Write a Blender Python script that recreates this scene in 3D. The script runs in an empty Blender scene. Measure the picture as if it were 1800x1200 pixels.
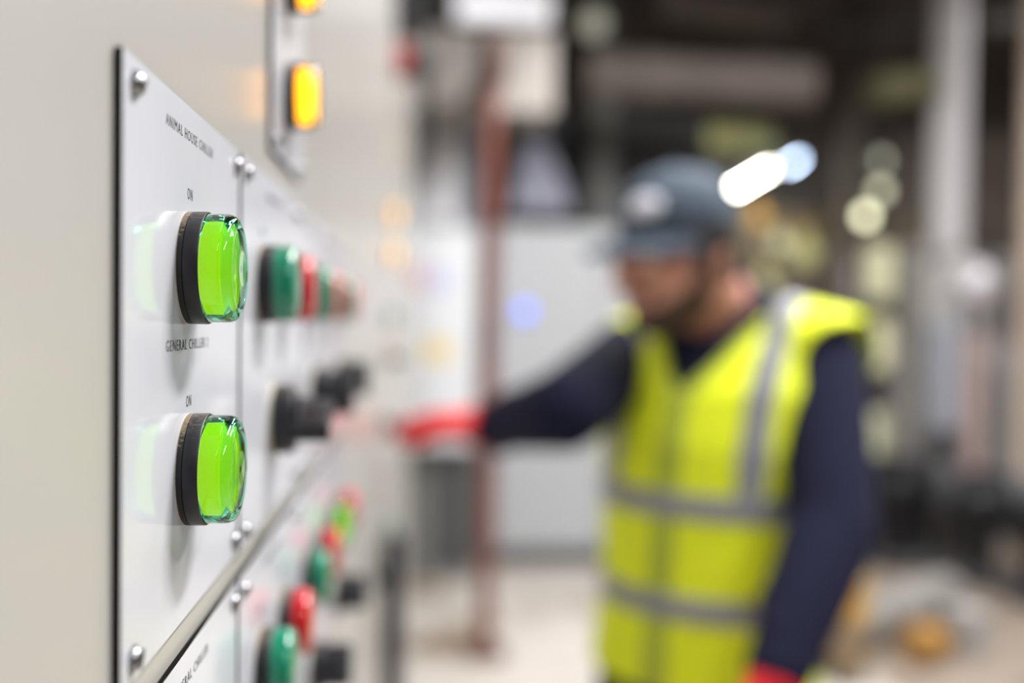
import bpy, bmesh, math, random
from mathutils import Vector, Matrix, Euler
random.seed(7)
C = bpy.context.scene.collection
sc = bpy.context.scene

# ------------------------------------------------------------------ camera
F_PX, CAM_X, EYE = 1750.0, 0.0656, 1.5
_a, _b, _r = math.atan(155 / F_PX), math.atan(38 / F_PX), math.radians(.7)
FWD = Vector((math.sin(_a) * math.cos(_b), math.cos(_a) * math.cos(_b), -math.sin(_b)))
_rt = Vector((math.cos(_a), -math.sin(_a), 0)); _up = _rt.cross(FWD)
RT = _rt * math.cos(_r) + _up * math.sin(_r)
UP = _up * math.cos(_r) - _rt * math.sin(_r)
CAM = Vector((CAM_X, 0, EYE))
cd = bpy.data.cameras.new('camera'); cam = bpy.data.objects.new('camera', cd); C.objects.link(cam)
cam.matrix_world = Matrix(((RT.x, UP.x, -FWD.x, CAM.x), (RT.y, UP.y, -FWD.y, CAM.y), (RT.z, UP.z, -FWD.z, CAM.z), (0, 0, 0, 1)))
cd.sensor_width = 36; cd.lens = 36 * F_PX / 1800; cd.clip_start = .01; cd.clip_end = 60
cd.dof.use_dof = True; cd.dof.focus_distance = .2635; cd.dof.aperture_fstop = 3.35; cd.dof.aperture_blades = 0
sc.camera = cam

def at(px, py, Y):
    """the point of the hall at distance Y that is seen at a pixel of the photograph (used to measure the place)"""
    d = FWD + RT * ((px - 900) / F_PX) - UP * ((py - 600) / F_PX)
    return CAM + d * (Y / d.y)
def flo(px, py):
    d = FWD + RT * ((px - 900) / F_PX) - UP * ((py - 600) / F_PX)
    return CAM + d * (-EYE / d.z)

# ------------------------------------------------------------------ world and light
w = bpy.data.worlds.new('world'); sc.world = w; w.use_nodes = True
w.node_tree.nodes['Background'].inputs[0].default_value = (.80, .82, .86, 1)
w.node_tree.nodes['Background'].inputs[1].default_value = .12
def area(name, loc, to, size, size_y, power, col=(1, .995, .985), spread=180):
    l = bpy.data.lights.new(name, 'AREA'); l.shape = 'RECTANGLE'; l.size = size; l.size_y = size_y
    l.energy = power; l.color = col; l.spread = math.radians(spread)
    o = bpy.data.objects.new(name, l); C.objects.link(o); o.location = loc
    o.rotation_euler = (Vector(to) - Vector(loc)).to_track_quat('-Z', 'Y').to_euler()
    return o
def ceiling_area(name, x, y, z, sx, sy, power, col=(1, .995, .985)):
    o = area(name, (x, y, z), (x, y, z - 1), sx, sy, power, col)
    o.rotation_euler = (0, 0, 0); return o
ceiling_area('light_over_panel', 1.25, 1.15, 3.42, .2, 1.2, 122)
ceiling_area('light_over_aisle', 1.9, -1.2, 3.42, .22, 1.5, 42)
ceiling_area('light_over_pole', 1.5, 3.6, 3.72, .22, 1.5, 85)
ceiling_area('fill_near_duct', .95, 4.15, 3.25, .2, .9, 34)  # added out of view to brighten the white things behind the duct
ceiling_area('light_over_plant', 3.5, 2.9, 3.9, .22, 1.5, 150)
ceiling_area('light_far_plant', 4.9, 6.2, 3.9, .22, 1.5, 60)
for _x, _y in ((3.5, 2.9), (4.9, 6.2)):      # added upward fill over the plant, lifting the dark ceiling
    _o = ceiling_area('upward_fill', _x, _y, 4.08, .22, 1.5, 48); _o.rotation_euler = (math.pi, 0, 0)
sc.view_settings.view_transform = 'Standard'; sc.view_settings.look = 'None'
sc.view_settings.exposure = 0; sc.view_settings.gamma = 1; sc.view_settings.use_curve_mapping = False
sc.cycles.max_bounces = 16; sc.cycles.transmission_bounces = 16; sc.cycles.sample_clamp_indirect = 6

# ------------------------------------------------------------------ materials
def lin(c):
    return tuple(((v / 255 / 12.92) if v / 255 <= .04045 else ((v / 255 + .055) / 1.055) ** 2.4) for v in c)
def mat(name, col, rough=.5, metal=0, var=.08, vscale=8, bump=0, bscale=60, dirt=None, dscale=5, dlo=.55, dhi=.7, spec=.5, coat=0, emit=None, estr=0, trans=0, ior=1.45):
    m = bpy.data.materials.new(name); m.use_nodes = True; nt = m.node_tree; N, K = nt.nodes, nt.links
    b = N['Principled BSDF']; c = lin(col)
    tc = N.new('ShaderNodeTexCoord')
    n = N.new('ShaderNodeTexNoise'); n.inputs['Scale'].default_value = vscale; n.inputs['Detail'].default_value = 4
    K.new(tc.outputs['Object'], n.inputs['Vector'])
    r = N.new('ShaderNodeValToRGB'); K.new(n.outputs['Fac'], r.inputs[0])
    r.color_ramp.elements[0].position = .3; r.color_ramp.elements[1].position = .7
    r.color_ramp.elements[0].color = (*[v * (1 - var) for v in c], 1); r.color_ramp.elements[1].color = (*[min(1, v * (1 + var)) for v in c], 1)
    out = r.outputs[0]
    if dirt:
        n2 = N.new('ShaderNodeTexNoise'); n2.inputs['Scale'].default_value = dscale; n2.inputs['Detail'].default_value = 6
        K.new(tc.outputs['Object'], n2.inputs['Vector'])
        r2 = N.new('ShaderNodeValToRGB'); K.new(n2.outputs['Fac'], r2.inputs[0])
        r2.color_ramp.elements[0].position = dlo; r2.color_ramp.elements[1].position = dhi
        mx = N.new('ShaderNodeMix'); mx.data_type = 'RGBA'
        K.new(r2.outputs[0], mx.inputs[0]); K.new(out, mx.inputs[6]); mx.inputs[7].default_value = (*lin(dirt), 1)
        out = mx.outputs[2]
    K.new(out, b.inputs['Base Color'])
    b.inputs['Roughness'].default_value = rough; b.inputs['Metallic'].default_value = metal
    b.inputs['Specular IOR Level'].default_value = spec; b.inputs['Coat Weight'].default_value = coat
    b.inputs['IOR'].default_value = ior; b.inputs['Transmission Weight'].default_value = trans
    if emit:
        b.inputs['Emission Color'].default_value = (*emit, 1); b.inputs['Emission Strength'].default_value = estr
    if bump:
        n3 = N.new('ShaderNodeTexNoise'); n3.inputs['Scale'].default_value = bscale; n3.inputs['Detail'].default_value = 3
        K.new(tc.outputs['Object'], n3.inputs['Vector'])
        bp = N.new('ShaderNodeBump'); bp.inputs['Strength'].default_value = bump; bp.inputs['Distance'].default_value = .1 / bscale
        K.new(n3.outputs['Fac'], bp.inputs['Height']); K.new(bp.outputs[0], b.inputs['Normal'])
    return m
M = {}
M['cabinet'] = mat('cream_enamel', (178, 175, 170), .24, var=.02, vscale=6, bump=.3, bscale=900)
M['plate'] = mat('white_laminate', (203, 204, 211), .10, spec=.32, var=.015, vscale=30, bump=.015, bscale=25, dirt=(190, 186, 172), dscale=90, dlo=.74, dhi=.80)
M['core'] = mat('black_laminate_core', (24, 21, 18), .95, var=.2, vscale=200, spec=.05)
M['ink'] = mat('engraving_black', (28, 26, 24), .6)
M['bezel'] = mat('black_plastic', (40, 40, 45), .42, var=.15, vscale=300, bump=.25, bscale=2500)
M['gasket'] = mat('dusty_black_gasket', (38, 37, 40), .6, var=.2, vscale=500, bump=.3, bscale=2500)
# grey-brown dust that has settled on the upper side of the rim of the two near lamps
def add_dust(m, lo, hi):
    nt = m.node_tree; N, K = nt.nodes, nt.links; b = N['Principled BSDF']
    src = b.inputs['Base Color'].links[0].from_socket
    g = N.new('ShaderNodeNewGeometry'); s = N.new('ShaderNodeSeparateXYZ'); K.new(g.outputs['Normal'], s.inputs[0])
    n = N.new('ShaderNodeTexNoise'); n.inputs['Scale'].default_value = 900; n.inputs['Detail'].default_value = 5
    tc = N.new('ShaderNodeTexCoord'); K.new(tc.outputs['Object'], n.inputs['Vector'])
    a = N.new('ShaderNodeMath'); a.operation = 'MULTIPLY_ADD'; K.new(n.outputs['Fac'], a.inputs[0]); a.inputs[1].default_value = 1.3; K.new(s.outputs['Z'], a.inputs[2])
    r = N.new('ShaderNodeMapRange'); K.new(a.outputs[0], r.inputs[0]); r.inputs[1].default_value = lo; r.inputs[2].default_value = hi
    mx = N.new('ShaderNodeMix'); mx.data_type = 'RGBA'; K.new(r.outputs[0], mx.inputs[0]); K.new(src, mx.inputs[6]); mx.inputs[7].default_value = (*lin((128, 112, 92)), 1)
    K.new(mx.outputs[2], b.inputs['Base Color'])
add_dust(M['gasket'], 1.15, 1.5)
add_dust(M['bezel'], 1.45, 2.3)
M['steel'] = mat('nickel_screw', (150, 150, 154), .3, 1, var=.05, vscale=300)
M['seat_ring'] = mat('cream_sealing_ring', (196, 188, 168), .6)
def glass(name, col, rough=.02):
    return mat(name, col, rough, var=.0, trans=1, ior=1.46)
M['lens_green'] = glass('clear_green_lens', (105, 222, 180))
M['lens_amber'] = glass('clear_amber_lens', (255, 226, 120))
def glow(name, base, e, s, edge=None):
    return mat(name, base, .6, var=.03, emit=e, estr=s)
M['lime'] = glow('lit_lime_diffuser', (150, 220, 30), (2.2, .84, .0), 1.0)
M['lime_face'] = glow('lit_lime_front', (90, 200, 40), (1.9, .86, .02), .85)
M['amber'] = glow('lit_amber_diffuser', (255, 190, 50), (1.0, .54, .03), 3.2)
M['amber_face'] = glow('lit_amber_front', (255, 190, 50), (1.0, .60, .14), 3.2)
M['amber_solid'] = glow('lit_amber_lens', (255, 190, 50), (1.0, .46, .05), 1.0)
M['green_off'] = mat('unlit_green_lens', (22, 132, 100), .12, var=.06, vscale=120, coat=.6)
M['red_off'] = mat('unlit_red_lens', (196, 26, 32), .12, var=.06, vscale=120, coat=.6)
M['knob'] = mat('black_knob', (34, 33, 37), .35, var=.1, vscale=200, bump=.1, bscale=1500)

# ------------------------------------------------------------------ mesh helpers
def obj(name, bm, m, parent=None, smooth=False, origin=None):
    me = bpy.data.meshes.new(name)
    bmesh.ops.recalc_face_normals(bm, faces=bm.faces[:])
    if origin is not None: bmesh.ops.translate(bm, verts=bm.verts[:], vec=-Vector(origin))
    bm.to_mesh(me); bm.free()
    if smooth:
        for p in me.polygons: p.use_smooth = True
    for mm in (m if isinstance(m, (list, tuple)) else [m]): me.materials.append(mm)
    if smooth == 'auto':
        me.set_sharp_from_angle(angle=math.radians(38))
    o = bpy.data.objects.new(name, me); C.objects.link(o)
    if parent: o.parent = parent
    elif origin is not None: o.location = origin
    return o
def tag(o, label, cat, group=None):
    o['label'] = label; o['category'] = cat
    if group: o['group'] = group
    return o
def thing(name, label, cat, loc=(0, 0, 0), rotz=0, group=None):
    o = bpy.data.objects.new(name, None); o.empty_display_size = .05; C.objects.link(o)
    o.location = loc; o.rotation_euler = (0, 0, rotz); return tag(o, label, cat, group)
def box(bm, lo, hi, bev=0, mi=0):
    lo, hi = Vector(lo), Vector(hi)
    r = bmesh.ops.create_cube(bm, size=1, matrix=Matrix.Translation((lo + hi) / 2) @ Matrix.Diagonal((*(hi - lo), 1)))
    vs = r['verts']
    fs = {f for v in vs for f in v.link_faces}
    for f in fs: f.material_index = mi
    if bev:
        es = {e for v in vs for e in v.link_edges}
        bmesh.ops.bevel(bm, geom=list(es), offset=bev, segments=2, affect='EDGES', profile=.5)
    return bm
def new(): return bmesh.new()
def frame(axis):
    z = Vector(axis).normalized(); x = z.orthogonal().normalized()
    if abs(z.x) > .99: x = Vector((0, 1, 0))
    elif abs(z.z) > .99: x = Vector((1, 0, 0))
    x = (x - z * x.dot(z)).normalized(); y = z.cross(x); return x, y, z
def rings(bm, loops, cap0=True, cap1=True, mi=0):
    vs = [[bm.verts.new(p) for p in l] for l in loops]; n = len(loops[0]); out = []
    for a, b in zip(vs, vs[1:]):
        for i in range(n):
            f = bm.faces.new((a[i], a[(i + 1) % n], b[(i + 1) % n], b[i])); f.material_index = mi; out.append(f)
    if cap0: bm.faces.new(vs[0][::-1]).material_index = mi
    if cap1: bm.faces.new(vs[-1]).material_index = mi
    return out
def lathe(bm, prof, o=(0, 0, 0), axis=(0, 0, 1), n=32, cap=True, mi=0):
    """prof: (height along axis, radius)"""
    x, y, z = frame(axis); o = Vector(o)
    L = [[o + z * h + (x * math.cos(t) + y * math.sin(t)) * max(r, 1e-5) for t in [2 * math.pi * i / n for i in range(n)]] for h, r in prof]
    rings(bm, L, cap, cap, mi); return bm
def cyl(bm, p, q, r, n=20, r2=None, mi=0):
    p, q = Vector(p), Vector(q); return lathe(bm, [(0, r), ((q - p).length, r if r2 is None else r2)], p, q - p, n, mi=mi)
def tube(bm, pts, r, n=14, mi=0):
    pts = [Vector(p) for p in pts]; L = []; prev = None
    for i, p in enumerate(pts):
        t = (pts[min(i + 1, len(pts) - 1)] - pts[max(i - 1, 0)]).normalized()
        x = t.orthogonal().normalized() if prev is None else (prev - t * prev.dot(t)).normalized()
        prev = x; y = t.cross(x); rr = r[i] if isinstance(r, (list, tuple)) else r
        L.append([p + (x * math.cos(a) + y * math.sin(a)) * rr for a in [2 * math.pi * k / n for k in range(n)]])
    rings(bm, L, True, True, mi); return bm
def bend(p, q, s, r=.1, k=6):
    """points of a path p-q-s with its corner q rounded"""
    p, q, s = Vector(p), Vector(q), Vector(s); a = q + (p - q).normalized() * r; b = q + (s - q).normalized() * r
    return [p] + [a * (1 - t) ** 2 + q * 2 * t * (1 - t) + b * t * t for t in [i / k for i in range(k + 1)]] + [s]
def sph(bm, c, r, rot=None, n=20, m=12, mi=0):
    r = r if isinstance(r, (list, tuple)) else (r, r, r)
    mt = Matrix.Translation(c) @ (rot.to_4x4() if rot else Matrix()) @ Matrix.Diagonal((*r, 1))
    q = bmesh.ops.create_uvsphere(bm, u_segments=n, v_segments=m, radius=1, matrix=mt)
    for f in {f for v in q['verts'] for f in v.link_faces}: f.material_index = mi
    return bm
def dup(root, loc, label=None, group=None):
    r = root.copy(); C.objects.link(r); r.location = loc
    if label: r['label'] = label
    if group: r['group'] = group
    for ch in list(root.children):
        c = ch.copy(); C.objects.link(c); c.parent = r
        for g in ch.children:
            d = g.copy(); C.objects.link(d); d.parent = c
    return r
def struct(name, bm, m):
    o = obj(name, bm, m); o['kind'] = 'structure'; return o

# ------------------------------------------------------------------ the hall
M['floor'] = mat('worn_painted_floor', (190, 183, 175), .33, var=.10, vscale=1.2, dirt=(134, 112, 90), dscale=1.7, dlo=.52, dhi=.66)
M['floor_plant'] = mat('bare_tan_concrete', (146, 132, 120), .5, var=.15, vscale=2, dirt=(110, 96, 84), dscale=2.5)
M['dark_wall'] = mat('grimy_dark_wall', (100, 92, 85), .8, var=.3, vscale=.9)
M['ceil'] = mat('sooty_ceiling', (82, 76, 71), .9, var=.3, vscale=.7)
struct('floor', box(new(), (-.6, -3, -.1), (2.0, 10, 0)), M['floor'])
struct('floor_plant_bay', box(new(), (2.0, -3, -.1), (9, 10, 0)), M['floor_plant'])
struct('wall_back', box(new(), (-.6, 10, -.1), (9, 10.2, 5.2)), M['dark_wall'])
struct('wall_right', box(new(), (9, -3, -.1), (9.2, 10.2, 5.2)), M['dark_wall'])
struct('wall_left', box(new(), (-.8, -3, -.1), (-.6, 10.2, 5.2)), M['dark_wall'])
struct('ceiling', box(new(), (-.8, -3, 5.1), (9.2, 10.2, 5.3)), M['ceil'])

# control cabinet: plinth, carcass, three front doors with joints between them
cab = thing('control_cabinet', 'long cream enamelled control cabinet carrying the white engraved plates and lamps', 'cabinet', (-.3, 1, 0))
ob = (-.3, 1, 0)
obj('carcass', box(new(), (-.55, -.62, .1), (-.022, 5.45, 2.9)), M['cabinet'], cab, origin=ob)
obj('plinth', box(new(), (-.55, -.60, 0), (-.05, 5.43, .1)), M['core'], cab, origin=ob)
for y0, y1 in ((-.62, 1.28), (1.284, 1.60), (1.604, 2.42), (2.424, 3.40), (3.404, 4.40), (4.404, 5.45)):
    obj('door', box(new(), (-.02, y0, .14), (0, y1, 2.88), .0015), M['cabinet'], cab, origin=ob)

# ------------------------------------------------------------------ engraved plates
def text_obj(s, size, loc, parent, name='lettering', sx=1.0):
    cu = bpy.data.curves.new(name, 'FONT'); cu.body = s; cu.size = size; cu.align_x = 'CENTER'; cu.align_y = 'CENTER'
    cu.extrude = .00004; cu.resolution_u = 2; cu.offset = -size * .006; cu.space_character = 1.22
    t = bpy.data.objects.new('tmp', cu); C.objects.link(t)
    bpy.context.view_layer.update()
    me = bpy.data.meshes.new_from_object(t.evaluated_get(bpy.context.evaluated_depsgraph_get()))
    bpy.data.objects.remove(t)
    # text x -> +Y of the wall, text y -> +Z, text z -> +X
    if sx < 0: sx = -sx / (max(v.co.x for v in me.vertices) - min(v.co.x for v in me.vertices))
    for v in me.vertices: v.co = Vector((v.co.z, v.co.x * sx, v.co.y))
    me.materials.clear(); me.materials.append(M['ink']); me.name = name
    o = bpy.data.objects.new(name, me); C.objects.link(o); o.parent = parent; o.location = loc; return o
def screw_bm():
    bm = new(); lathe(bm, [(0, .0031), (.0006, .0031), (.0006, .0027), (.0015, .0024), (.0021, .0016), (.0023, .0006)], (0, 0, 0), (1, 0, 0), 20)
    return bm
screw_me = obj('screw', screw_bm(), M['steel'], smooth='auto'); slot_me = obj('screw_slot', box(new(), (.00195, -.0022, -.00025), (.00235, .0022, .00025)), M['ink'])
sm_, sl_ = screw_me.data, slot_me.data
bpy.data.objects.remove(screw_me); bpy.data.objects.remove(slot_me)
TH = .0019
def plate(y0, y1, z0, z1, label, group=None, texts=(), TH=TH):
    o = (0, y0, z0); W, H = y1 - y0, z1 - z0
    p = thing('nameplate', label, 'nameplate', o, 0, group)
    obj('core', box(new(), (.0002, 0, 0), (TH - .00015, W, H)), M['core'], p)
    obj('face', box(new(), (TH - .00015, 0, 0), (TH, W, H), .00006), M['plate'], p)
    for yy in (.0085, W - .0065):
        for zz in (.0055, H - .0058):
            s = bpy.data.objects.new('screw', sm_); C.objects.link(s); s.parent = p; s.location = (TH, yy, zz)
            k = bpy.data.objects.new('screw_slot', sl_); C.objects.link(k); k.parent = s; k.rotation_euler = (random.uniform(0, 3), 0, 0)
    for s, size, yy, zz, sx in texts:
        text_obj(s, size, (TH + .00003, yy - y0, zz - z0), p, sx=sx)
    return p
T, Bm = 1.5565, 1.4183
plate(.2173, .3500, Bm, T, 'white engraved plate with two lit green lamps, nearest on the cabinet', None,
      [('ANIMAL HOUSE CHILLER', .0041, .2795, 1.5484, -.0540), ('ON', .0045, .2780, 1.5328, .8),
       ('GENERAL CHILLER 2', .0041, .2775, 1.4922, -.0480), ('ON', .0045, .2776, 1.4767, .8)])
gp = 'engraved plates in the upper and lower rows'
def ons(ys, z, a, b): return [('ON', .0046, ys[0], z, .8), ('OFF', .0046, ys[1], z, .8)]
cols = [(.3965, .4575), (.548, .609), (.700, .761)]
edges = [(.3515, .5010), (.5050, .6545), (.6585, .809)]
names = ['second white plate along the upper row, carrying the nearest unlit green lamp', 'third white plate along the upper row, blurred, with a black selector', 'farthest white plate of the upper row, with smallest looking lamps']
for (a, b), (c0, c1), n in zip(edges, cols, names):
    plate(a, b, Bm, T, n, gp, [('GENERAL CHILLER', .0042, (c0 + c1) / 2, 1.5484, 1.0)] + ons((c0, c1), 1.5328, 0, 0), TH=.0025 if a < .4 else TH)
LT, LB = 1.4085, 1.2703
plate(.2173, .3500, LB, LT, 'white plate cut off at the bottom edge, below the two lit lamps', gp, [('GENERAL CHILLER', .0042, .2830, 1.4005, 1.0)])
names = ['lower row white plate with a green and a red lamp, nearest pair', 'lower row white plate with middle green and red lamps and a black selector', 'farthest lower row plate, holding the lit bright green lamp']
for (a, b), (c0, c1), n in zip(edges, cols, names):
    plate(a, b, LB, LT, n, gp, [('GENERAL CHILLER', .0042, (c0 + c1) / 2, 1.4005, 1.0)] + ons((c0, c1), 1.3848, 0, 0), TH=.0025 if a < .4 else TH)
plate(.4235, .5240, 1.5700, 1.745, 'tall narrow white plate with amber lamps above the rows', gp)

# ------------------------------------------------------------------ indicator lamps
LENS = [(.0050, .0147), (.0100, .0147), (.0114, .01455), (.0126, .0141), (.0134, .0132), (.0137, .0120), (.01375, .0112), (.0135, .0108), (.0140, .0085), (.0143, .005), (.0144, .0)]
INNER = [(.0136, .0), (.0134, .005), (.0131, .0085), (.0126, .0104), (.0122, .0112), (.0114, .0124), (.0100, .0133), (.0050, .0134)]
def lamp(name, label, loc, lens, diff=None, face=None, k=1.0, group=None, dusty=True, n=64):
    t = thing(name, label, 'indicator lamp', loc, 0, group); X = (1, 0, 0)
    S = lambda pr: [(h * k, r * k) for h, r in pr]
    obj('mounting_ring', lathe(new(), S([(0, .0151), (.0003, .0151), (.0003, .0130)]), (0, 0, 0), X, n), M['seat_ring'], t, 'auto')
    obj('gasket', lathe(new(), S([(.0002, .0147), (.0003, .01515), (.0016, .01515), (.0019, .0147), (.0021, .0143)]), (0, 0, 0), X, n), M['gasket'], t, 'auto')
    bz = S([(.0017, .0147), (.0019, .0152), (.0054, .0152), (.0057, .0150), (.0057, .0148), (.0052, .0147), (.0048, .0138)])
    obj('bezel', lathe(new(), bz, (0, 0, 0), X, n), M['bezel'], t, 'auto')
    if diff:
        bm = new()
        lathe(bm, S(LENS + INNER), (0, 0, 0), X, n, cap=False)
        bmesh.ops.remove_doubles(bm, verts=bm.verts[:], dist=1e-6 * 20)
        ed = [e for e in bm.edges if e.is_boundary]
        bmesh.ops.bridge_loops(bm, edges=ed)
        obj('lens', bm, lens, t, 'auto')
        obj('diffuser', lathe(new(), S([(.0049, .0124), (.0108, .0124)]), (0, 0, 0), X, n), diff, t, 'auto')
        obj('diffuser_front', lathe(new(), S([(.01085, .0122), (.0115, .0116), (.0121, .0104), (.0127, .0075), (.0130, 0)]), (0, 0, 0), X, n), face, t, 'auto')
    else:
        obj('lens', lathe(new(), S(LENS), (0, 0, 0), X, n), lens, t, 'auto')
    return t
lamp('indicator_lamp', 'lit bright green lamp under the words ANIMAL HOUSE CHILLER', (TH, .2768, 1.5130), M['lens_green'], M['lime'], M['lime_face'])
lamp('indicator_lamp', 'lit bright green lamp under the words GENERAL CHILLER', (TH, .2774, 1.4583), M['lens_green'], M['lime'], M['lime_face'])
gU, gL = 'unlit lamps in the upper row', 'lamps in the lower row'
seq = [('green_off', 'unlit dark green lamp nearest behind the upper lit green one'), ('red_off', 'unlit red lamp, nearest red of the upper row'),
       ('green_off', 'unlit green lamp between the two red lamps, upper row'), ('red_off', 'second red lamp along the upper row, paler with blur'),
       ('green_off', 'small looking green lamp near the far end of the upper row'), ('red_off', 'last and faintest red lamp of the upper row')]
first = {}
def place(kind, loc, label, group):
    if kind in first: return dup(first[kind], loc, label, group)
    first[kind] = lamp('indicator_lamp', label, loc, M[kind], group=group, n=40); return first[kind]
ys = [y for c in cols for y in c]
for (k, lb), y in zip(seq, ys): place(k, (TH if y > .5 else .0025, y, 1.5130), lb, gU)
seq2 = [('green_off', 'large blurred green lamp at the bottom edge, lower row'), ('red_off', 'red lamp just above the bottom green lamp, lower row'),
        ('green_off', 'unlit green lamp in the middle of the lower row'), ('red_off', 'red lamp just below the lit green lamp, lower row'),
        (None, ''), ('red_off', 'red lamp behind the lit green lamp, topmost of the lower row')]
zs = [1.3625, 1.3615, 1.3590, 1.3575, 1.3560, 1.3545]
for (k, lb), y, z in zip(seq2, ys, zs):
    if k: place(k, (TH if y > .5 else .0025, y, z), lb, gL)
    else: lamp('indicator_lamp', 'lit bright green lamp far down the lower row, between red ones', (TH, y, z), M['lens_green'], M['lime'], M['lime_face'], group=gL, n=40)
am = lamp('indicator_lamp', 'lit amber lamp on the tall narrow plate, whole in view', (TH, .4700, 1.6020), M['lens_amber'], M['amber'], M['amber_face'], 1.0, 'amber lamps', n=40)
dup(am, (TH, .4705, 1.6560), 'lit amber lamp cut off by the top edge', 'amber lamps')

# selector switches
def selector(label, loc, ang=.32, k=1.0, group='black selector switches'):
    t = thing('selector_switch', label, 'switch', loc, 0, group); X = (1, 0, 0); s = k
    obj('mounting_ring', lathe(new(), [(0, .0150 * s), (.0012 * s, .0150 * s)], (0, 0, 0), X, 36), M['seat_ring'], t, 'auto')
    obj('bezel', lathe(new(), [(.0012 * s, .0143 * s), (.0016 * s, .0147 * s), (.0085 * s, .0143 * s), (.0093 * s, .0135 * s), (.0093 * s, .011 * s), (.0085 * s, .0105 * s)], (0, 0, 0), X, 40), M['bezel'], t, 'auto')
    bm = new(); box(bm, (.008 * s, -.0125 * s, -.0042 * s), (.0245 * s, .0125 * s, .0042 * s), .0016 * s)
    lathe(bm, [(.0080 * s, .0100 * s), (.0115 * s, .0098 * s), (.012 * s, .009 * s)], (0, 0, 0), X, 32)
    h = obj('lever', bm, M['knob'], t, 'auto'); h.rotation_euler = (ang, 0, 0)
    p = obj('pointer_line', box(new(), (.0246 * s, -.0115 * s, -.0004 * s), (.0248 * s, -.003 * s, .0004 * s)), M['plate'], h)
    return t
selector('black selector switch with the largest lever, right of the lower lit lamp', (.0025, .4270, 1.4570), .42)
selector('black selector switch on the third upper plate', (TH, .5785, 1.4570), .95)
selector('black selector switch on the farthest upper plate', (TH, .7305, 1.4565), .95)
selector('black selector switch at the bottom edge, lower row', (TH, .5785, 1.2990), .8)
selector('black selector switch above the bottom one, lower row', (TH, .7305, 1.3000), .8)

# the far end of the cabinet front: its own lamps, switches and handles
fa = lamp('indicator_lamp', 'far amber lamp, upper of the pair', (0, 1.880, 1.693), M['amber_solid'], k=1.15, group='far amber pair', n=32)
dup(fa, (0, 1.880, 1.619), 'far amber lamp, lower of the pair', 'far amber pair')
g0 = place('green_off', (0, 1.90, 1.502), 'faint dark green lamp below the far amber pair', 'far green lamps')
place('green_off', (0, 1.95, 1.089), 'faint green lamp behind the dark vertical handle, upper one', 'far green lamps')
place('green_off', (0, 2.02, .857), 'faint green lamp behind the dark vertical handle, lower one', 'far green lamps')
selector('dark grey selector below the far amber pair and green lamp', (-.001, 1.86, 1.425), .1, 1.2)
selector('black selector under the fingers of the red glove', (0, 1.665, 1.322), .3, 1.15)
# door handle: long dark vertical bar on stand-offs
hd = thing('door_handle', 'long dark vertical bar handle low on the cream cabinet', 'handle', (0, 1.42, .7))
M['navy'] = mat('dark_navy_paint', (44, 44, 58), .4, var=.1)
obj('bar', tube(new(), [(.026, 0, -.15), (.026, 0, 0), (.026, 0, .2), (.025, 0, .49)], .015, 16), M['navy'], hd, 'auto')
for z in (-.10, .17, .43):
    bm = new(); cyl(bm, (0, 0, z), (.026, 0, z), .009); cyl(bm, (0, 0, z), (.004, 0, z), .02)
    obj('stand_off', bm, M['navy'], hd, 'auto')
# isolator with red body and hanging black lever, and a black box above
M['redp'] = mat('red_plastic', (150, 24, 30), .4)
M['blk'] = mat('black_steel', (30, 30, 33), .45, var=.15)
iso = thing('isolator_switch', 'rotary isolator with red collar and long black lever hanging down', 'switch', (0, 2.20, 2.06))
obj('collar', lathe(new(), [(0, .040), (.012, .040), (.03, .034), (.03, .03)], (0, 0, 0), (1, 0, 0), 32), M['redp'], iso, 'auto')
obj('hub', lathe(new(), [(.03, .028), (.07, .026), (.075, .022)], (0, 0, 0), (1, 0, 0), 32), M['blk'], iso, 'auto')
obj('lever', box(new(), (.055, -.016, -.205), (.078, .016, .02), .004), M['blk'], iso)
bxx = thing('relay_box', 'black oblong box on the cabinet, cut off at the top edge', 'box', (0, 2.2, 2.12))
obj('body', box(new(), (0, -.05, 0), (.062, .05, .22), .004), M['blk'], bxx)
obj('cover', box(new(), (.062, -.044, .006), (.066, .044, .214), .0015), M['knob'], bxx)
M['cream_lbl'] = mat('yellowed_label', (216, 205, 160), .5)
lab = thing('label_holder', 'small yellowed label on the cabinet below the isolator', 'label', (0, 2.1, 1.86))
obj('card', box(new(), (.0006, -.05, -.035), (.0016, .05, .035)), M['cream_lbl'], lab)
obj('surround', box(new(), (0, -.055, -.040), (.0006, .055, .040)), M['steel'], lab)

# ------------------------------------------------------------------ background left: cabinets, pole, pipes
M['white_cab'] = mat('white_cabinet', (214, 216, 220), .4, var=.03)
M['grey_cab'] = mat('light_grey_cabinet', (174, 176, 180), .45, var=.03)
M['bluegrey'] = mat('blue_grey_paint', (150, 153, 163), .45, var=.05)
M['dkgrey'] = mat('dark_grey_louvre', (78, 78, 80), .6, var=.15)
M['midgrey'] = mat('mid_grey_steel', (125, 125, 122), .5, var=.08)
M['oxide'] = mat('red_oxide_paint', (118, 66, 56), .5, var=.12, vscale=3, dirt=(92, 48, 38), dscale=2.5, dlo=.5, dhi=.62)
M['duct'] = mat('beige_duct', (150, 143, 137), .6, var=.08)
M['lag'] = mat('grey_brown_lagging', (108, 99, 94), .75, var=.15, vscale=3, bump=.3, bscale=20)
M['dklag'] = mat('dark_brown_pipe', (50, 45, 41), .7, var=.2)
M['silver'] = mat('aluminium_lagging', (205, 203, 208), .32, .7, var=.08, vscale=6)
M['lilac'] = mat('pale_galvanised', (158, 158, 174), .45, .2, var=.08)
M['strip'] = mat('strip_diffuser', (235, 235, 240), .5, emit=(1, .98, 1), estr=.75)
M['cream'] = mat('cream_reflection_tone', (238, 238, 200), .5, var=.12, vscale=4)  # paleness stands in for bright reflections on a pipe
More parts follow.
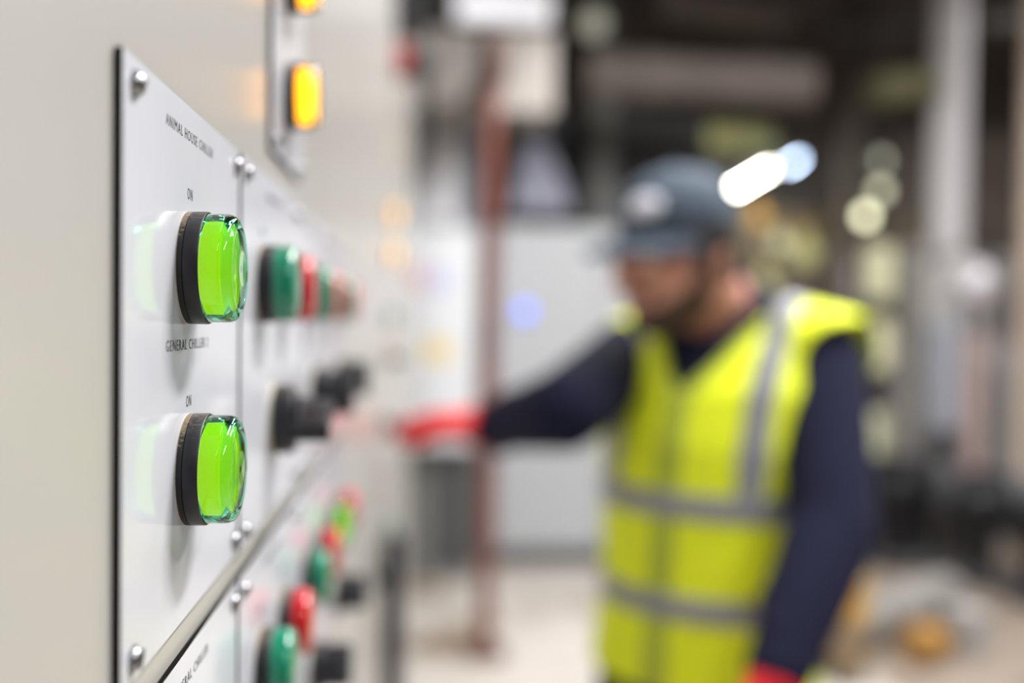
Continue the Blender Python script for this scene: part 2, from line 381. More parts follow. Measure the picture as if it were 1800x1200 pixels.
M['olive'] = mat('yellow_green_glow_tone', (208, 205, 145), .5, var=.1)  # pale tone stands in for a soft glow and broad highlights
M['ochre'] = mat('ochre_paint', (196, 152, 72), .45, var=.12)
M['pink'] = mat('pinkish_primer', (172, 150, 146), .6, var=.12)
M['lgrey'] = mat('light_grey_paint', (172, 169, 168), .5, var=.1)
M['white_pipe'] = mat('white_lagging', (196, 193, 196), .5, var=.05)

# grey cabinet with the blue lamp
a, b_ = at(868, 995, 6.0), at(1160, 995, 6.0)
gc = thing('grey_cabinet', 'tall light grey cabinet behind the reaching arm, carrying a blue lamp', 'cabinet', (a.x, 6.0, 0)); o_ = (a.x, 6.0, 0)
top = at(1000, 398, 6.0).z
obj('carcass', box(new(), (a.x, 6.02, .10), (b_.x, 6.5, top), .01), M['grey_cab'], gc, origin=o_)
obj('plinth', box(new(), (a.x + .02, 6.03, 0), (b_.x - .02, 6.48, .10)), M['dkgrey'], gc, origin=o_)
mid = (a.x + b_.x) / 2 + .12
for x0, x1 in ((a.x + .01, mid), (mid + .006, b_.x - .01)):
    d = obj('door', box(new(), (x0, 6.0, .12), (x1, 6.02, top - .02), .004), M['grey_cab'], gc, origin=o_)
    obj('handle', box(new(), (x1 - .06, 5.97, 1.0), (x1 - .04, 6.0, 1.16), .004), M['dkgrey'], d, origin=(0, 0, 0)).location = (-o_[0], -o_[1], 0)
c = at(921, 547, 6.0)
bl = thing('status_lamp', 'round glowing blue lamp on the tall grey cabinet', 'lamp', (c.x, 6.0, c.z))
obj('bezel', lathe(new(), [(0, .055), (.02, .055), (.024, .045)], (0, 0, 0), (0, -1, 0), 28), M['grey_cab'], bl, 'auto')
obj('lens', lathe(new(), [(.02, .043), (.03, .04), (.036, .025), (.038, 0)], (0, 0, 0), (0, -1, 0), 28), mat('blue_lens', (60, 90, 220), .2, emit=(.12, .22, 1.0), estr=2.2), bl, 'auto')

# white cabinet with stickers, dark steel cabinet below it
x0, x1 = at(716, 600, 5.6).x, at(838, 600, 5.6).x
z0, z1 = at(780, 790, 5.6).z, at(780, 400, 5.6).z
wc = thing('white_cabinet', 'white wall cabinet with faint red, blue and yellow stickers, left of the brown pole', 'cabinet', (x0, 5.6, z0)); o_ = (x0, 5.6, z0)
obj('carcass', box(new(), (x0, 5.62, z0), (x1, 6.1, z1), .01), M['white_cab'], wc, origin=o_)
obj('door', box(new(), (x0 + .01, 5.6, z0 + .01), (x1 - .01, 5.62, z1 - .01), .004), M['white_cab'], wc, origin=o_)
for px, py, wd, ht, col in ((733, 487, .09, .12, (222, 170, 168)), (775, 492, .12, .13, (190, 194, 226)), (770, 616, .14, .12, (226, 200, 128))):
    q = at(px, py, 5.6); obj('sticker', box(new(), (q.x - wd / 2, 5.598, q.z - ht / 2), (q.x + wd / 2, 5.6, q.z + ht / 2)), mat('sticker', col, .5), wc, origin=o_)
x0b, x1b = at(722, 900, 5.7).x, at(838, 900, 5.7).x
dc = thing('floor_cabinet', 'dark grey steel cabinet on the floor under the white wall cabinet', 'cabinet', (x0b, 5.7, 0)); o_ = (x0b, 5.7, 0)
obj('carcass', box(new(), (x0b, 5.72, 0), (x1b, 6.1, z0 - .002), .006), M['midgrey'], dc, origin=o_)
xm = at(764, 900, 5.7).x
obj('door', box(new(), (xm, 5.70, .08), (at(803, 900, 5.7).x, 5.72, z0 - .06), .003), M['dkgrey'], dc, origin=o_)
obj('door', box(new(), (at(806, 900, 5.7).x, 5.70, .08), (x1b - .01, 5.72, z0 - .06), .003), M['dkgrey'], dc, origin=o_)
a_, b2 = at(714, 395, 5.62), at(750, 150, 5.62)
uc = thing('white_filler_panel', 'narrow white panel added to lighten the gap between the isolator lever and white pipe', 'cabinet', (a_.x, 5.62, z1)); o_ = (a_.x, 5.62, z1)  # white panel added to lighten the dark gap past the cabinet end
obj('carcass', box(new(), (a_.x, 5.64, z1 + .002), (b2.x, 6.1, b2.z), .008), M['white_cab'], uc, origin=o_)
obj('door', box(new(), (a_.x + .01, 5.62, z1 + .012), (b2.x - .01, 5.64, b2.z - .01), .004), M['white_cab'], uc, origin=o_)
# upright casing between: blue-grey and white lagged pipe
x0, x1 = at(798, 300, 5.9).x, at(842, 300, 5.9).x
bc = thing('cable_riser', 'blue-grey upright trunking between the white pipe and brown pole', 'trunking', (x0, 5.9, z1)); o_ = (x0, 5.9, z1)
obj('body', box(new(), (x0, 5.92, z1), (x1, 6.1, at(820, 215, 5.9).z), .006), M['bluegrey'], bc, origin=o_)
obj('cover', box(new(), (x0 + .01, 5.905, z1), (x1 - .01, 5.92, at(820, 222, 5.9).z), .004), M['bluegrey'], bc, origin=o_)
p0, p1 = at(778, 402, 5.75), at(780, 175, 5.75)
M['white_lag2'] = mat('bright_white_lagging', (236, 236, 240), .5, var=.03)
wp = thing('white_pipe', 'fat white lagged pipe rising from the white cabinet and turning', 'pipe', (p0.x, 5.8, z1)); o_ = (p0.x, 5.8, z1)
obj('run', tube(new(), bend((p0.x, 5.8, z1), (p0.x, 5.8, p1.z), (p0.x, 6.75, p1.z), .14), .088, 20), M['white_lag2'], wp, 'auto', origin=o_)
obj('flange', lathe(new(), [(0, .125), (.03, .125)], (p0.x, 5.8, z1 + .02), (0, 0, 1), 24), M['lgrey'], wp, 'auto', origin=o_)
obj('flange', lathe(new(), [(0, .115), (.03, .115)], (p0.x, 5.8, p1.z - .22), (0, 0, 1), 24), M['lgrey'], wp, 'auto', origin=o_)

# brown pole with base plate
pb = flo(852, 1150); pt = at(868, 70, pb.y)
po = thing('steel_pole', 'slim red-brown painted steel pole standing on the pale floor', 'pole', (pb.x, pb.y, 0)); o_ = (pb.x, pb.y, 0)
zt = at(868, 62, pb.y).z
obj('shaft', cyl(new(), (pb.x, pb.y, .02), (pb.x, pb.y, zt), .034, 24), M['oxide'], po, 'auto', origin=o_)
bp_ = obj('base_plate', box(new(), (pb.x - .09, pb.y - .09, 0), (pb.x + .09, pb.y + .09, .02), .003), mat('dark_oxide', (92, 52, 42), .55), po, origin=o_)
for sx in (-1, 1):
    for sy in (-1, 1):
        obj('bolt', cyl(new(), (sx * .065, sy * .065, .02), (sx * .065, sy * .065, .035), .009, 6), M['dkgrey'], bp_, 'auto')
for zz in (.14, 1.02, 1.95):
    obj('collar', lathe(new(), [(0, .034), (.01, .042), (.05, .042), (.06, .034)], (pb.x, pb.y, zz), (0, 0, 1), 24), M['oxide'], po, 'auto', origin=o_)
obj('head_plate', lathe(new(), [(0, .040), (.05, .062), (.22, .062), (.24, .05)], (pb.x, pb.y, zt - .24), (0, 0, 1), 24), mat('brown_head', (74, 44, 34), .6), po, 'auto', origin=o_)
# duct over the pole
DY = 5.15
l0, l1 = at(734, 185, DY), at(968, 66, DY)
dz0, dz1 = l0.z, l1.z
du = thing('air_duct', 'beige rectangular air duct passing behind the top of the brown pole', 'duct', (l0.x, DY, dz0)); o_ = (l0.x, DY, dz0)
obj('casing', box(new(), (l0.x, DY, dz0), (l1.x, DY + .42, dz1), .008), M['duct'], du, origin=o_)
obj('flange', box(new(), (l0.x - .02, DY - .02, dz0 - .02), (l1.x + .02, DY + .01, dz1 + .02), .004), M['duct'], du, origin=o_)
obj('flange', box(new(), (l0.x - .02, DY + .36, dz0 - .02), (l1.x + .02, DY + .39, dz1 + .02), .004), M['duct'], du, origin=o_)
for xx in (l0.x + .05, l1.x - .08): obj('hanger', box(new(), (xx, DY + .4, dz1), (xx + .03, DY + .43, 5.1)), M['midgrey'], du, origin=o_)
obj('clamp', box(new(), (pb.x - .05, pb.y, zt - .12), (pb.x + .05, DY, zt - .06)), M['dkgrey'], po, origin=(pb.x, pb.y, 0))
# lit ceiling strips
def batten(label, p, q, wd, m, group, drop=None):
    p, q = Vector(p), Vector(q); c = (p + q) / 2; v = q - p; L = v.length
    t = thing('strip_light', label, 'light', c, 0, group); t.rotation_euler = v.to_track_quat('Y', 'Z').to_euler()
    obj('housing', box(new(), (-wd * .7, -L / 2 - .02, wd * .25), (wd * .7, L / 2 + .02, wd * 1.1), .008), M['white_cab'], t)
    obj('tube', tube(new(), [(0, -L / 2, 0), (0, L / 2, 0)], wd * .42, 18), m, t, 'auto')
    for s in (-1, 1):
        obj('tube_holder', box(new(), (-wd * .3, s * L / 2 - .015, -wd * .25), (wd * .3, s * L / 2 + .015, wd * .5), .003), M['lgrey'], t)
    for s in (-1, 1):
        y = s * L * .35; zz = 5.1 - c.z
        wlen = zz if abs(v.normalized().z) < .3 else zz
        r_ = t.rotation_euler.to_matrix().inverted() @ Vector((0, 0, 1))
        a0 = Vector((0, y, wd * 1.1)); obj('hanger', cyl(new(), a0, a0 + r_ * (zz - y * v.normalized().z - wd * 1.1), .006, 8), M['midgrey'], t, 'auto')
    return t
M['tube_w'] = mat('warm_white_tube', (255, 252, 225), .5, emit=(1, .98, .80), estr=60)
M['tube_b'] = mat('daylight_tube', (225, 235, 255), .5, emit=(.60, .76, 1), estr=45)
M['tube_s'] = mat('lit_patch_tube', (250, 250, 255), .5, emit=(.95, .93, 1), estr=.62)  # mild glow put in for a bright lit patch above the duct
gS = 'strip lights hung from the ceiling'
q0, q1 = at(800, 14, 5.35), at(965, 14, 5.35)
batten('pale glowing strip in place of a bright lit patch, at the top edge above the brown pole', (q0.x, 5.35, q0.z), (q1.x, 5.35, q0.z), .17, M['tube_s'], gS)
q0, q1 = at(1268, 342, 7.6), at(1348, 296, 8.6)
batten('brilliant warm white strip light beside the cap', q0, q1, .06, M['tube_w'], gS)
q0, q1 = at(1386, 289, 8.9), at(1402, 277, 9.2)
batten('blue-white strip light behind the warm one', q0, q1, .06, M['tube_b'], gS)
for n_, (x, y, z) in {'over the control cabinet': (1.25, 1.15, 3.46), 'over the aisle behind the viewer': (1.9, -1.2, 3.46), 'added out of view to brighten the white things behind the air duct': (.95, 4.15, 3.29), 'over the walkway before the brown pole': (1.5, 3.6, 3.76), 'over the near plant bay, above view': (3.5, 2.9, 3.94), 'over the far plant bay, out to the side': (4.9, 6.2, 3.94)}.items():
    t = thing('ceiling_fitting', 'long white batten fitting ' + n_, 'light', (x, y, z))
    obj('housing', box(new(), (-.12, -.78, 0), (.12, .78, .07), .01), M['white_cab'], t)
    obj('tray', box(new(), (-.05, -.78, .07), (.05, .78, .10), .005), M['lgrey'], t)
    for s in (-.6, .6): obj('hanger', cyl(new(), (0, s, .1), (0, s, 5.1 - z), .006, 8), M['midgrey'], t, 'auto')

# things on the back wall: round lamp, hopper, louvre, post
def onwall_box(name, label, cat, p, q, Y, m, depth=.25, legs=True, m2=None):
    A, B = at(*p, Y), at(*q, Y); lo = (min(A.x, B.x), Y, min(A.z, B.z)); hi = (max(A.x, B.x), Y + depth, max(A.z, B.z))
    t = thing(name, label, cat, (lo[0], Y, lo[2])); o = (lo[0], Y, lo[2])
    return t, lo, hi, o
t, lo, hi, o = onwall_box('louvre_panel', 'wide dark grey louvred panel high behind the cap', 'louvre', (955, 190), (1245, 392), 7.4, None, .2)
obj('surround', box(new(), (lo[0], 7.46, lo[2]), (hi[0], 7.62, hi[2]), .01), M['dkgrey'], t, origin=o)
for i in range(9):
    z = lo[2] + (hi[2] - lo[2]) * (i + .5) / 9; bm = new(); box(bm, (lo[0] + .02, 7.40, z - .035), (hi[0] - .02, 7.47, z - .015)); obj('slat', bm, M['dkgrey'], t, origin=o)
for s in (lo[0] + .02, hi[0] - .06):
    obj('support', box(new(), (s, 7.62, 0 if False else lo[2] - .3), (s + .04, 9.995, lo[2] - .26)), M['dkgrey'], t, origin=o)
    obj('bracket', box(new(), (s, 7.58, lo[2] - .3), (s + .04, 7.62, lo[2] + .1)), M['dkgrey'], t, origin=o)
A, B = at(1040, 400, 7.2), at(1084, 100, 7.2)
t = thing('steel_column', 'grey square steel column left of the cap', 'column', (A.x, 7.2, 0)); o = (A.x, 7.2, 0)
obj('shaft', box(new(), (A.x, 7.2, 0), (B.x, 7.38, 5.1), .006), M['midgrey'], t, origin=o)
obj('foot', box(new(), (A.x - .06, 7.14, 0), (B.x + .06, 7.44, .02)), M['midgrey'], t, origin=o)
# hopper (pale galvanised transition piece hung under a pipe)
c0, c1 = at(948, 368, 6.9), at(945, 245, 6.9)
t = thing('galvanised_hopper', 'pale galvanised hopper narrowing upward, above the grey cabinet', 'hopper', (c0.x, 7.0, c0.z)); o = (c0.x, 7.0, c0.z)
bm = new(); H = c1.z - c0.z
def sq(cx, cy, z, s): return [(cx - s, cy - s, z), (cx + s, cy - s, z), (cx + s, cy + s, z), (cx - s, cy + s, z)]
rings(bm, [sq(c0.x, 7.0, c0.z, .19), sq(c0.x, 7.0, c0.z + .08, .19), sq(c0.x - .02, 7.0, c1.z, .07)])
obj('cone', bm, M['lilac'], t, origin=o)
obj('neck', cyl(new(), (c0.x - .02, 7.0, c1.z), (c0.x - .02, 7.0, 5.1), .055), M['dkgrey'], t, 'auto', origin=o)
obj('rim', box(new(), (c0.x - .21, 6.79, c0.z - .02), (c0.x + .21, 7.21, c0.z + .01), .004), M['lilac'], t, origin=o)
def glow_globe(label, px, py, Y, r, col, e, group='round lamps glowing in the plant'):  # cream and greenish globes glow in place of highlights on pipes
    q = at(px, py, Y)
    t = thing('round_glow', label, 'light', q, 0, group)
    obj('housing', lathe(new(), [(0, r * .9), (.04, r * 1.25), (.07, r * 1.2), (.07, r)], (0, .06, 0), (0, -1, 0), 24), M['midgrey'], t, 'auto')
    obj('globe', lathe(new(), [(0, r), (r * .3, r * .95), (r * .6, r * .7), (r * .75, r * .3), (r * .78, 0)], (0, -.0, 0), (0, -1, 0), 24), mat('globe_glow', (230, 230, 230), .4, emit=col, estr=e), t, 'auto')
    obj('stem', cyl(new(), (0, .055, 0), (0, .055, 5.1 - q.z), .012, 10), M['dklag'], t, 'auto')
    return t
glow_globe('round pale lamp right of the brown pole', 938, 190, 6.5, .075, (.74, .74, .86), .75)
glow_globe('dim greenish glowing globe in place of a pipe highlight, near the top edge', 1042, 42, 6.5, .09, (.5, .5, .32), .35)
glow_globe('brightest cream globe in place of a pipe highlight, right of the strip lights', 1521, 380, 7.5, .055, (1, 1, .62), 4.2)
glow_globe('middle cream highlight globe of the rising three', 1546, 336, 7.7, .055, (.9, .9, .55), 1.7)
glow_globe('dimmest and highest of the three cream highlight globes', 1546, 283, 7.9, .055, (.75, .78, .5), .9)

# pipes high in the dark
def hpipe(label, p, q, Y, r, m, Y2=None, flanges=2, name='lagged_pipe'):
    A, B = at(*p, Y), at(*q, Y2 or Y); v = B - A
    t = thing(name, label, 'pipe', A); 
    obj('run', cyl(new(), A, B, r, 24), m, t, 'auto', origin=A)
    for i in range(flanges):
        c = A + v * ((i + .5) / flanges); obj('flange', cyl(new(), c - v.normalized() * .03, c + v.normalized() * .03, r * 1.18, 24), m, t, 'auto', origin=A)
    for f in (.15, .85):
        c = A + v * f; obj('hanger', cyl(new(), c + Vector((0, 0, r * .9)), (c.x, c.y, 5.1), .012, 8), M['dklag'], t, 'auto', origin=A)
    return t
hpipe('fat grey-brown lagged pipe running level above the cap', (1030, 130), (1425, 150), 6.2, .145, M['lag'])
hpipe('fat dull pipe slanting along the top edge', (1150, 0), (1365, 25), 6.6, .13, M['lag'], 7.2)
hpipe('dark pipe crossing behind the white column high up', (1440, 60), (1790, 40), 6.8, .08, M['dklag'], 7.0)
hpipe('olive pipe stub left of the white column', (1535, 160), (1640, 148), 6.2, .10, mat('dull_olive', (104, 102, 74), .7), 6.25)
t, lo, hi, o = onwall_box('cable_tray', 'yellow-green tray coloured like a soft glow, above the strip lights', 'tray', (1222, 214), (1362, 262), 9.2, None)  # tray colour lifted to stand in for a soft glow
obj('tray', box(new(), lo, hi, .01), M['olive'], t, origin=o)
for x in (lo[0] + .08, hi[0] - .08): obj('hanger', box(new(), (x, 9.3, hi[2]), (x + .02, 9.32, 5.1)), M['dkgrey'], t, origin=o)
obj('cable', tube(new(), [(lo[0] + .02, 9.27, hi[2] + .02), (hi[0] - .02, 9.27, hi[2] + .02)], .022, 10), M['dklag'], t, origin=o)

# ------------------------------------------------------------------ columns and pipes on the right
def column(name, label, cat, px, ybot, Y, wpx, m, ztop=5.1, fl=(.3, .6), foot=True, pytop=None, to_floor=True):
    q = at(px, 300, Y); r = wpx * Y / F_PX / 2; z0 = 0 if to_floor else at(px, ybot, Y).z
    if pytop is not None: ztop = at(px, pytop, Y).z
    t = thing(name, label, cat, (q.x, Y, z0))
    obj('shaft', cyl(new(), (0, 0, 0), (0, 0, ztop - z0), r, 28), m, t, 'auto')
    for f in fl:
        z = (ztop - z0) * f; obj('band', lathe(new(), [(0, r * 1.05), (.03, r * 1.05)], (0, 0, z), (0, 0, 1), 28), m, t, 'auto')
    if foot: obj('foot_flange', lathe(new(), [(0, r * 1.5), (.03, r * 1.5)], (0, 0, 0), (0, 0, 1), 28), m, t, 'auto')
    return t, q, r
# tank under the white column
tq = at(1668, 640, 6.4); tr = .20
ztt = at(1668, 446, 6.4).z
t = thing('pressure_tank', 'light grey upright tank directly below the white column', 'tank', (tq.x, 6.4, 0))
obj('shell', lathe(new(), [(.25, .05), (.29, tr * .8), (.36, tr), (ztt - .12, tr), (ztt - .05, tr * .8), (ztt, .08)], (0, 0, 0), (0, 0, 1), 32), M['lgrey'], t, 'auto')
for k in range(3):
    a_ = k * 2.094 + .5; obj('leg', box(new(), (math.cos(a_) * tr * .8 - .02, math.sin(a_) * tr * .8 - .02, 0), (math.cos(a_) * tr * .8 + .02, math.sin(a_) * tr * .8 + .02, .45)), M['dkgrey'], t)
for z in (.6, 1.05, 1.5): obj('band', lathe(new(), [(0, tr * 1.02), (.03, tr * 1.02)], (0, 0, z), (0, 0, 1), 32), M['silver'], t, 'auto')
obj('nozzle', cyl(new(), (0, -tr * .9, 1.3), (0, -tr - .12, 1.3), .05), M['lgrey'], t, 'auto')
# white column
q = at(1667, 200, 6.4); r = 66 * 6.4 / F_PX / 2
t = thing('white_column', 'tall white lagged upright pipe near the right edge, ending on the tank', 'column', (q.x, 6.4, ztt))
dx = at(1667, 430, 6.4).x - q.x
obj('shaft', cyl(new(), (dx * .5, 0, 0), (-dx * .5, 0, 5.1 - ztt), r, 32), M['white_pipe'], t, 'auto')
obj('foot_flange', lathe(new(), [(0, r * 1.25), (.04, r * 1.25)], (dx * .5, 0, 0), (0, 0, 1), 28), M['lgrey'], t, 'auto')
obj('band', lathe(new(), [(0, r * 1.03), (.03, r * 1.03)], (0, 0, 1.3), (0, 0, 1), 28), M['lgrey'], t, 'auto')
column('pipe_column', 'beige upright pipe at the right edge', 'pipe', 1816, 0, 6.0, 40, mat('beige_pipe', (186, 168, 152), .5, var=.15), fl=(.2, .5, .7))
column('pipe_column', 'dim brown upright pipe between the strip lights and white column', 'pipe', 1498, 0, 8.3, 46, mat('umber_pipe', (78, 70, 66), .7, var=.15), fl=(.3, .7))
column('pipe_column', 'pale grey upright pipe just left of the tank', 'pipe', 1608, 0, 6.95, 40, M['lgrey'], fl=(.35, .7, .9), pytop=430)
column('pipe_column', 'pinkish primed upright pipe in front of the tank', 'pipe', 1720, 0, 6.0, 36, M['pink'], fl=(.5,), pytop=585)
column('pipe_column', 'thin grey upright pipe between pink pipe and right edge', 'pipe', 1764, 0, 6.3, 26, M['lgrey'], fl=(.5,), pytop=450)
column('pipe_column', 'brown upright pipe close behind the raised shoulder', 'pipe', 1478, 0, 6.6, 34, M['lag'], fl=(.4, .8), pytop=430)
column('pipe_column', 'grey upright pipe between cream stack and shoulder', 'pipe', 1492, 0, 7.05, 30, M['lgrey'], fl=(.4, .8), pytop=470)
# cream segmented stack, pale sections in place of reflections on a pipe
q = at(1543, 500, 6.8)
t = thing('cream_glint_stack', 'cream upright pipe with pale sections for reflections between dark flanges, right of the shoulder', 'pipe', (q.x, 6.8, 0))
zb = [0, at(1543, 800, 6.8).z, at(1543, 722, 6.8).z, at(1543, 652, 6.8).z, at(1543, 562, 6.8).z, at(1543, 528, 6.8).z, at(1543, 432, 6.8).z]
obj('riser', cyl(new(), (0, 0, 0), (0, 0, zb[-1] + .3), .05, 20), M['dklag'], t, 'auto')
obj('foot_flange', lathe(new(), [(0, .12), (.03, .12)], (0, 0, 0), (0, 0, 1), 24), M['dklag'], t, 'auto')
for z0, z1 in ((zb[1], zb[2]), (zb[3], zb[4]), (zb[5], zb[6])):
    obj('glint_section', lathe(new(), [(0, .06), (.02, .10), (z1 - z0 - .02, .10), (z1 - z0, .06)], (0, 0, z0), (0, 0, 1), 24), M['cream'], t, 'auto')
for z in (zb[2] + .07, zb[4] + .03):
    obj('flange', lathe(new(), [(0, .085), (.06, .085)], (0, 0, z), (0, 0, 1), 24), M['dklag'], t, 'auto')
# silver dished vessel end
q = at(1714, 500, 6.1)
t = thing('silver_float_tank', 'small silver round vessel beside the tank, shining', 'vessel', q)
sph_bm = new(); sph(sph_bm, (0, 0, 0), (.125, .125, .135)); obj('shell', sph_bm, mat('bright_aluminium', (226, 222, 228), .3, .3), t, 'auto')
obj('neck', cyl(new(), (0, 0, -.28), (0, 0, -.11), .03), M['silver'], t, 'auto')
obj('seam', lathe(new(), [(-.008, .129), (.008, .129)], (0, 0, 0), (0, 0, 1), 28), M['silver'], t, 'auto')
obj('bracket', box(new(), (-.2, -.0, -.30), (.02, .34, -.27)), M['dkgrey'], t)
# valves behind the shoulder; yellow-green bodies stand in for highlight discs
def valve(label, px, py, Y, r, m):
    q = at(px, py, Y); t = thing('gate_valve', label, 'valve', q, 0, 'valves in the plant')
    bm = new(); sph(bm, (0, 0, 0), (r, r, r * 1.1)); obj('body', bm, m, t, 'auto')
    obj('bonnet', cyl(new(), (0, 0, r * .8), (0, 0, r * 1.8), r * .4), m, t, 'auto')
    wb = new(); pts = [(math.cos(i * math.pi / 12) * r * .8, math.sin(i * math.pi / 12) * r * .8, r * 1.85) for i in range(25)]
    tube(wb, pts, r * .1, 8)
    for i in range(3):
        a_ = i * 2.094; cyl(wb, (0, 0, r * 1.85), (math.cos(a_) * r * .8, math.sin(a_) * r * .8, r * 1.85), r * .07, 8)
    obj('handwheel', wb, M['ochre'], t, 'auto')
    obj('pipe_stub', cyl(new(), (0, 0, -q.z), (0, 0, -r * .8), r * .45), M['lag'], t, 'auto')
    return t
valve('yellow-green valve in place of a highlight disc, right of the jaw, nearest the collar', 1345, 505, 6.5, .085, M['olive'])
valve('yellow-green valve in place of a highlight disc, highest behind the shoulder', 1412, 448, 6.75, .10, M['olive'])
valve('ochre valve just right of the cap', 1335, 385, 8.2, .07, M['ochre'])
valve('dull cream valve behind the vest shoulder', 1372, 430, 8.1, .07, M['cream'])
# equipment mass: grey panels and pump sets
def boxthing(name, label, cat, p, q, Y, depth, m, feet=True, doors=1, z0=None):
    A, B = at(*p, Y), at(*q, Y); xl, xh = sorted((A.x, B.x)); zl, zh = sorted((A.z, B.z)); zl = zl if z0 is None else z0
    t = thing(name, label, cat, (xl, Y, 0 if feet else zl)); o = (xl, Y, 0 if feet else zl)
    obj('casing', box(new(), (xl, Y, zl), (xh, Y + depth, zh), .008), m, t, origin=o)
    wd = (xh - xl) / doors
    for i in range(doors):
        obj('panel', box(new(), (xl + i * wd + .012, Y - .012, zl + .02), (xl + (i + 1) * wd - .012, Y, zh - .02), .003), m, t, origin=o)
    if feet and zl > .01:
        for fx in (xl + .01, xh - .05):
            for fy in (Y + .01, Y + depth - .05): obj('leg', box(new(), (fx, fy, 0), (fx + .04, fy + .04, zl)), M['dkgrey'], t, origin=o)
    return t
boxthing('switch_box', 'grey box behind the arm, left of the tank foot', 'box', (1575, 705), (1632, 830), 6.8, .2, M['lgrey'], doors=2)
boxthing('plant_casing', 'long brownish-grey equipment casing filling the back of the plant bay', 'casing', (1395, 600), (1900, 850), 7.2, .8, mat('mauve_grey', (176, 166, 166), .6, var=.3, vscale=3), doors=6, z0=.35)
boxthing('control_box', 'bluish grey box low between tank and cream stack', 'box', (1642, 570), (1688, 760), 6.04, .13, M['bluegrey'], doors=1)
boxthing('plant_casing', 'grey casing at the right edge behind the beige pipe', 'casing', (1745, 640), (1880, 860), 6.6, .5, M['lgrey'], doors=2)
boxthing('upper_casing', 'olive-brown casing high behind the round highlight globes', 'casing', (1300, 370), (1640, 585), 8.6, .8, mat('olive_brown', (112, 100, 84), .7, var=.45, vscale=2.2), doors=5, z0=.3)
boxthing('upper_casing', 'brown upper casing behind white column', 'casing', (1560, 225), (1800, 500), 9.45, .4, mat('brown_grey', (112, 102, 96), .7, var=.35, vscale=2), doors=4, z0=.3)
def pump(label, px, py, Y, L, r, ang):
    q = at(px, py, Y); t = thing('pump_motor', label, 'pump', (q.x, Y, 0), ang, 'black pump motors')
    z = max(q.z, r + .12)
    obj('motor', lathe(new(), [(0, r * .5), (.02, r * .95), (L * .15, r), (L * .85, r), (L * .98, r * .9), (L, r * .4)], (-L / 2, 0, z), (1, 0, 0), 28), M['blk'], t, 'auto')
    fins = new()
    for i in range(16):
        a_ = i * math.pi / 8; c_, s_ = math.cos(a_), math.sin(a_)
        v = [(-L * .33, c_ * r * .98, z + s_ * r * .98), (L * .33, c_ * r * .98, z + s_ * r * .98), (L * .33, c_ * r * 1.12, z + s_ * r * 1.12), (-L * .33, c_ * r * 1.12, z + s_ * r * 1.12)]
        nx, ny = -s_ * .004, c_ * .004
        rings(fins, [[Vector(p) + Vector((0, nx, ny)) for p in v], [Vector(p) - Vector((0, nx, ny)) for p in v]])
    obj('cooling_fins', fins, M['blk'], t)
    obj('volute', lathe(new(), [(0, r * .6), (.03, r * 1.25), (.13, r * 1.25), (.16, r * .6)], (L / 2, 0, z), (1, 0, 0), 28), M['dkgrey'], t, 'auto')
    obj('terminal_box', box(new(), (-.07, -.06, z + r * .95), (.07, .06, z + r * 1.3), .006), M['blk'], t)
    obj('base_frame', box(new(), (-L / 2, -r * .8, 0), (L / 2 + .16, r * .8, .08), .006), M['dkgrey'], t)
    obj('pedestal', box(new(), (-L * .3, -r * .5, .08), (L * .3, r * .5, z - r * .7), .004), M['blk'], t)
    return t
pump('black pump motor nearest behind the lowered elbow', 1582, 862, 5.9, .30, .16, .1)
pump('black pump motor below the tank', 1722, 885, 5.5, .22, .15, -.2)
pump('black pump motor at the right edge', 1850, 930, 5.0, .30, .17, .1)
# things on the floor lower right
f = flo(1490, 1150)
t = thing('small_drum', 'small weathered drum with ochre lid beside the lowered forearm', 'drum', (at(1492, 1060, 4.0).x, 4.0, 0)); zt2 = at(1492, 1025, 4.0).z
obj('body', lathe(new(), [(0, .06), (.01, .075), (zt2 - .01, .075), (zt2, .07)], (0, 0, 0), (0, 0, 1), 28), mat('weathered_drum_paint', (120, 108, 92), .5, var=.15), t, 'auto')
for z in (.33, .66): obj('hoop', lathe(new(), [(0, .079), (.015, .079)], (0, 0, z * zt2), (0, 0, 1), 28), M['ochre'], t, 'auto')
obj('paint_band', lathe(new(), [(0, .0755), (.0, .078), (.13, .078), (.13, .0755)], (0, 0, zt2 - .15), (0, 0, 1), 28), M['ochre'], t, 'auto')
obj('lid', lathe(new(), [(0, .077), (.012, .077), (.014, .06)], (0, 0, zt2), (0, 0, 1), 28), M['ochre'], t, 'auto')
q = flo(1625, 1165)
t = thing('ochre_coupling', 'orange-ochre pipe coupling lying on the floor near the bottom edge', 'coupling', (q.x, q.y, 0), .4)
obj('body', lathe(new(), [(0, .05), (.0, .075), (.04, .08), (.12, .08), (.16, .075), (.16, .05)], (-.08, 0, .085), (1, 0, 0), 28), mat('orange_ochre', (160, 118, 62), .45, var=.1), t, 'auto')
obj('collar', lathe(new(), [(0, .086), (.02, .086)], (-.01, 0, .086), (1, 0, 0), 28), M['ochre'], t, 'auto')
q = flo(1540, 1120)
t = thing('brown_pipe_length', 'dark brown pipe lying on the floor between drum and coupling', 'pipe', (q.x, q.y, 0))
obj('run', cyl(new(), (-.25, .3, .06), (.28, -.25, .06), .058, 20), mat('rusty_brown', (112, 84, 54), .7, var=.2), t, 'auto')
obj('end_collar', cyl(new(), (.22, -.19, .065), (.25, -.22, .065), .065, 20), M['dklag'], t, 'auto')
q = flo(1700, 1150)
t = thing('galvanised_box', 'light galvanised box on the tan floor, upright', 'box', (q.x, q.y, 0), .35)
obj('body', box(new(), (-.06, -.08, 0), (.06, .08, .20), .006), mat('galvanised', (168, 166, 165), .5, .1, var=.1), t)
obj('lid', box(new(), (-.066, -.086, .20), (.066, .086, .215), .004), M['lgrey'], t)
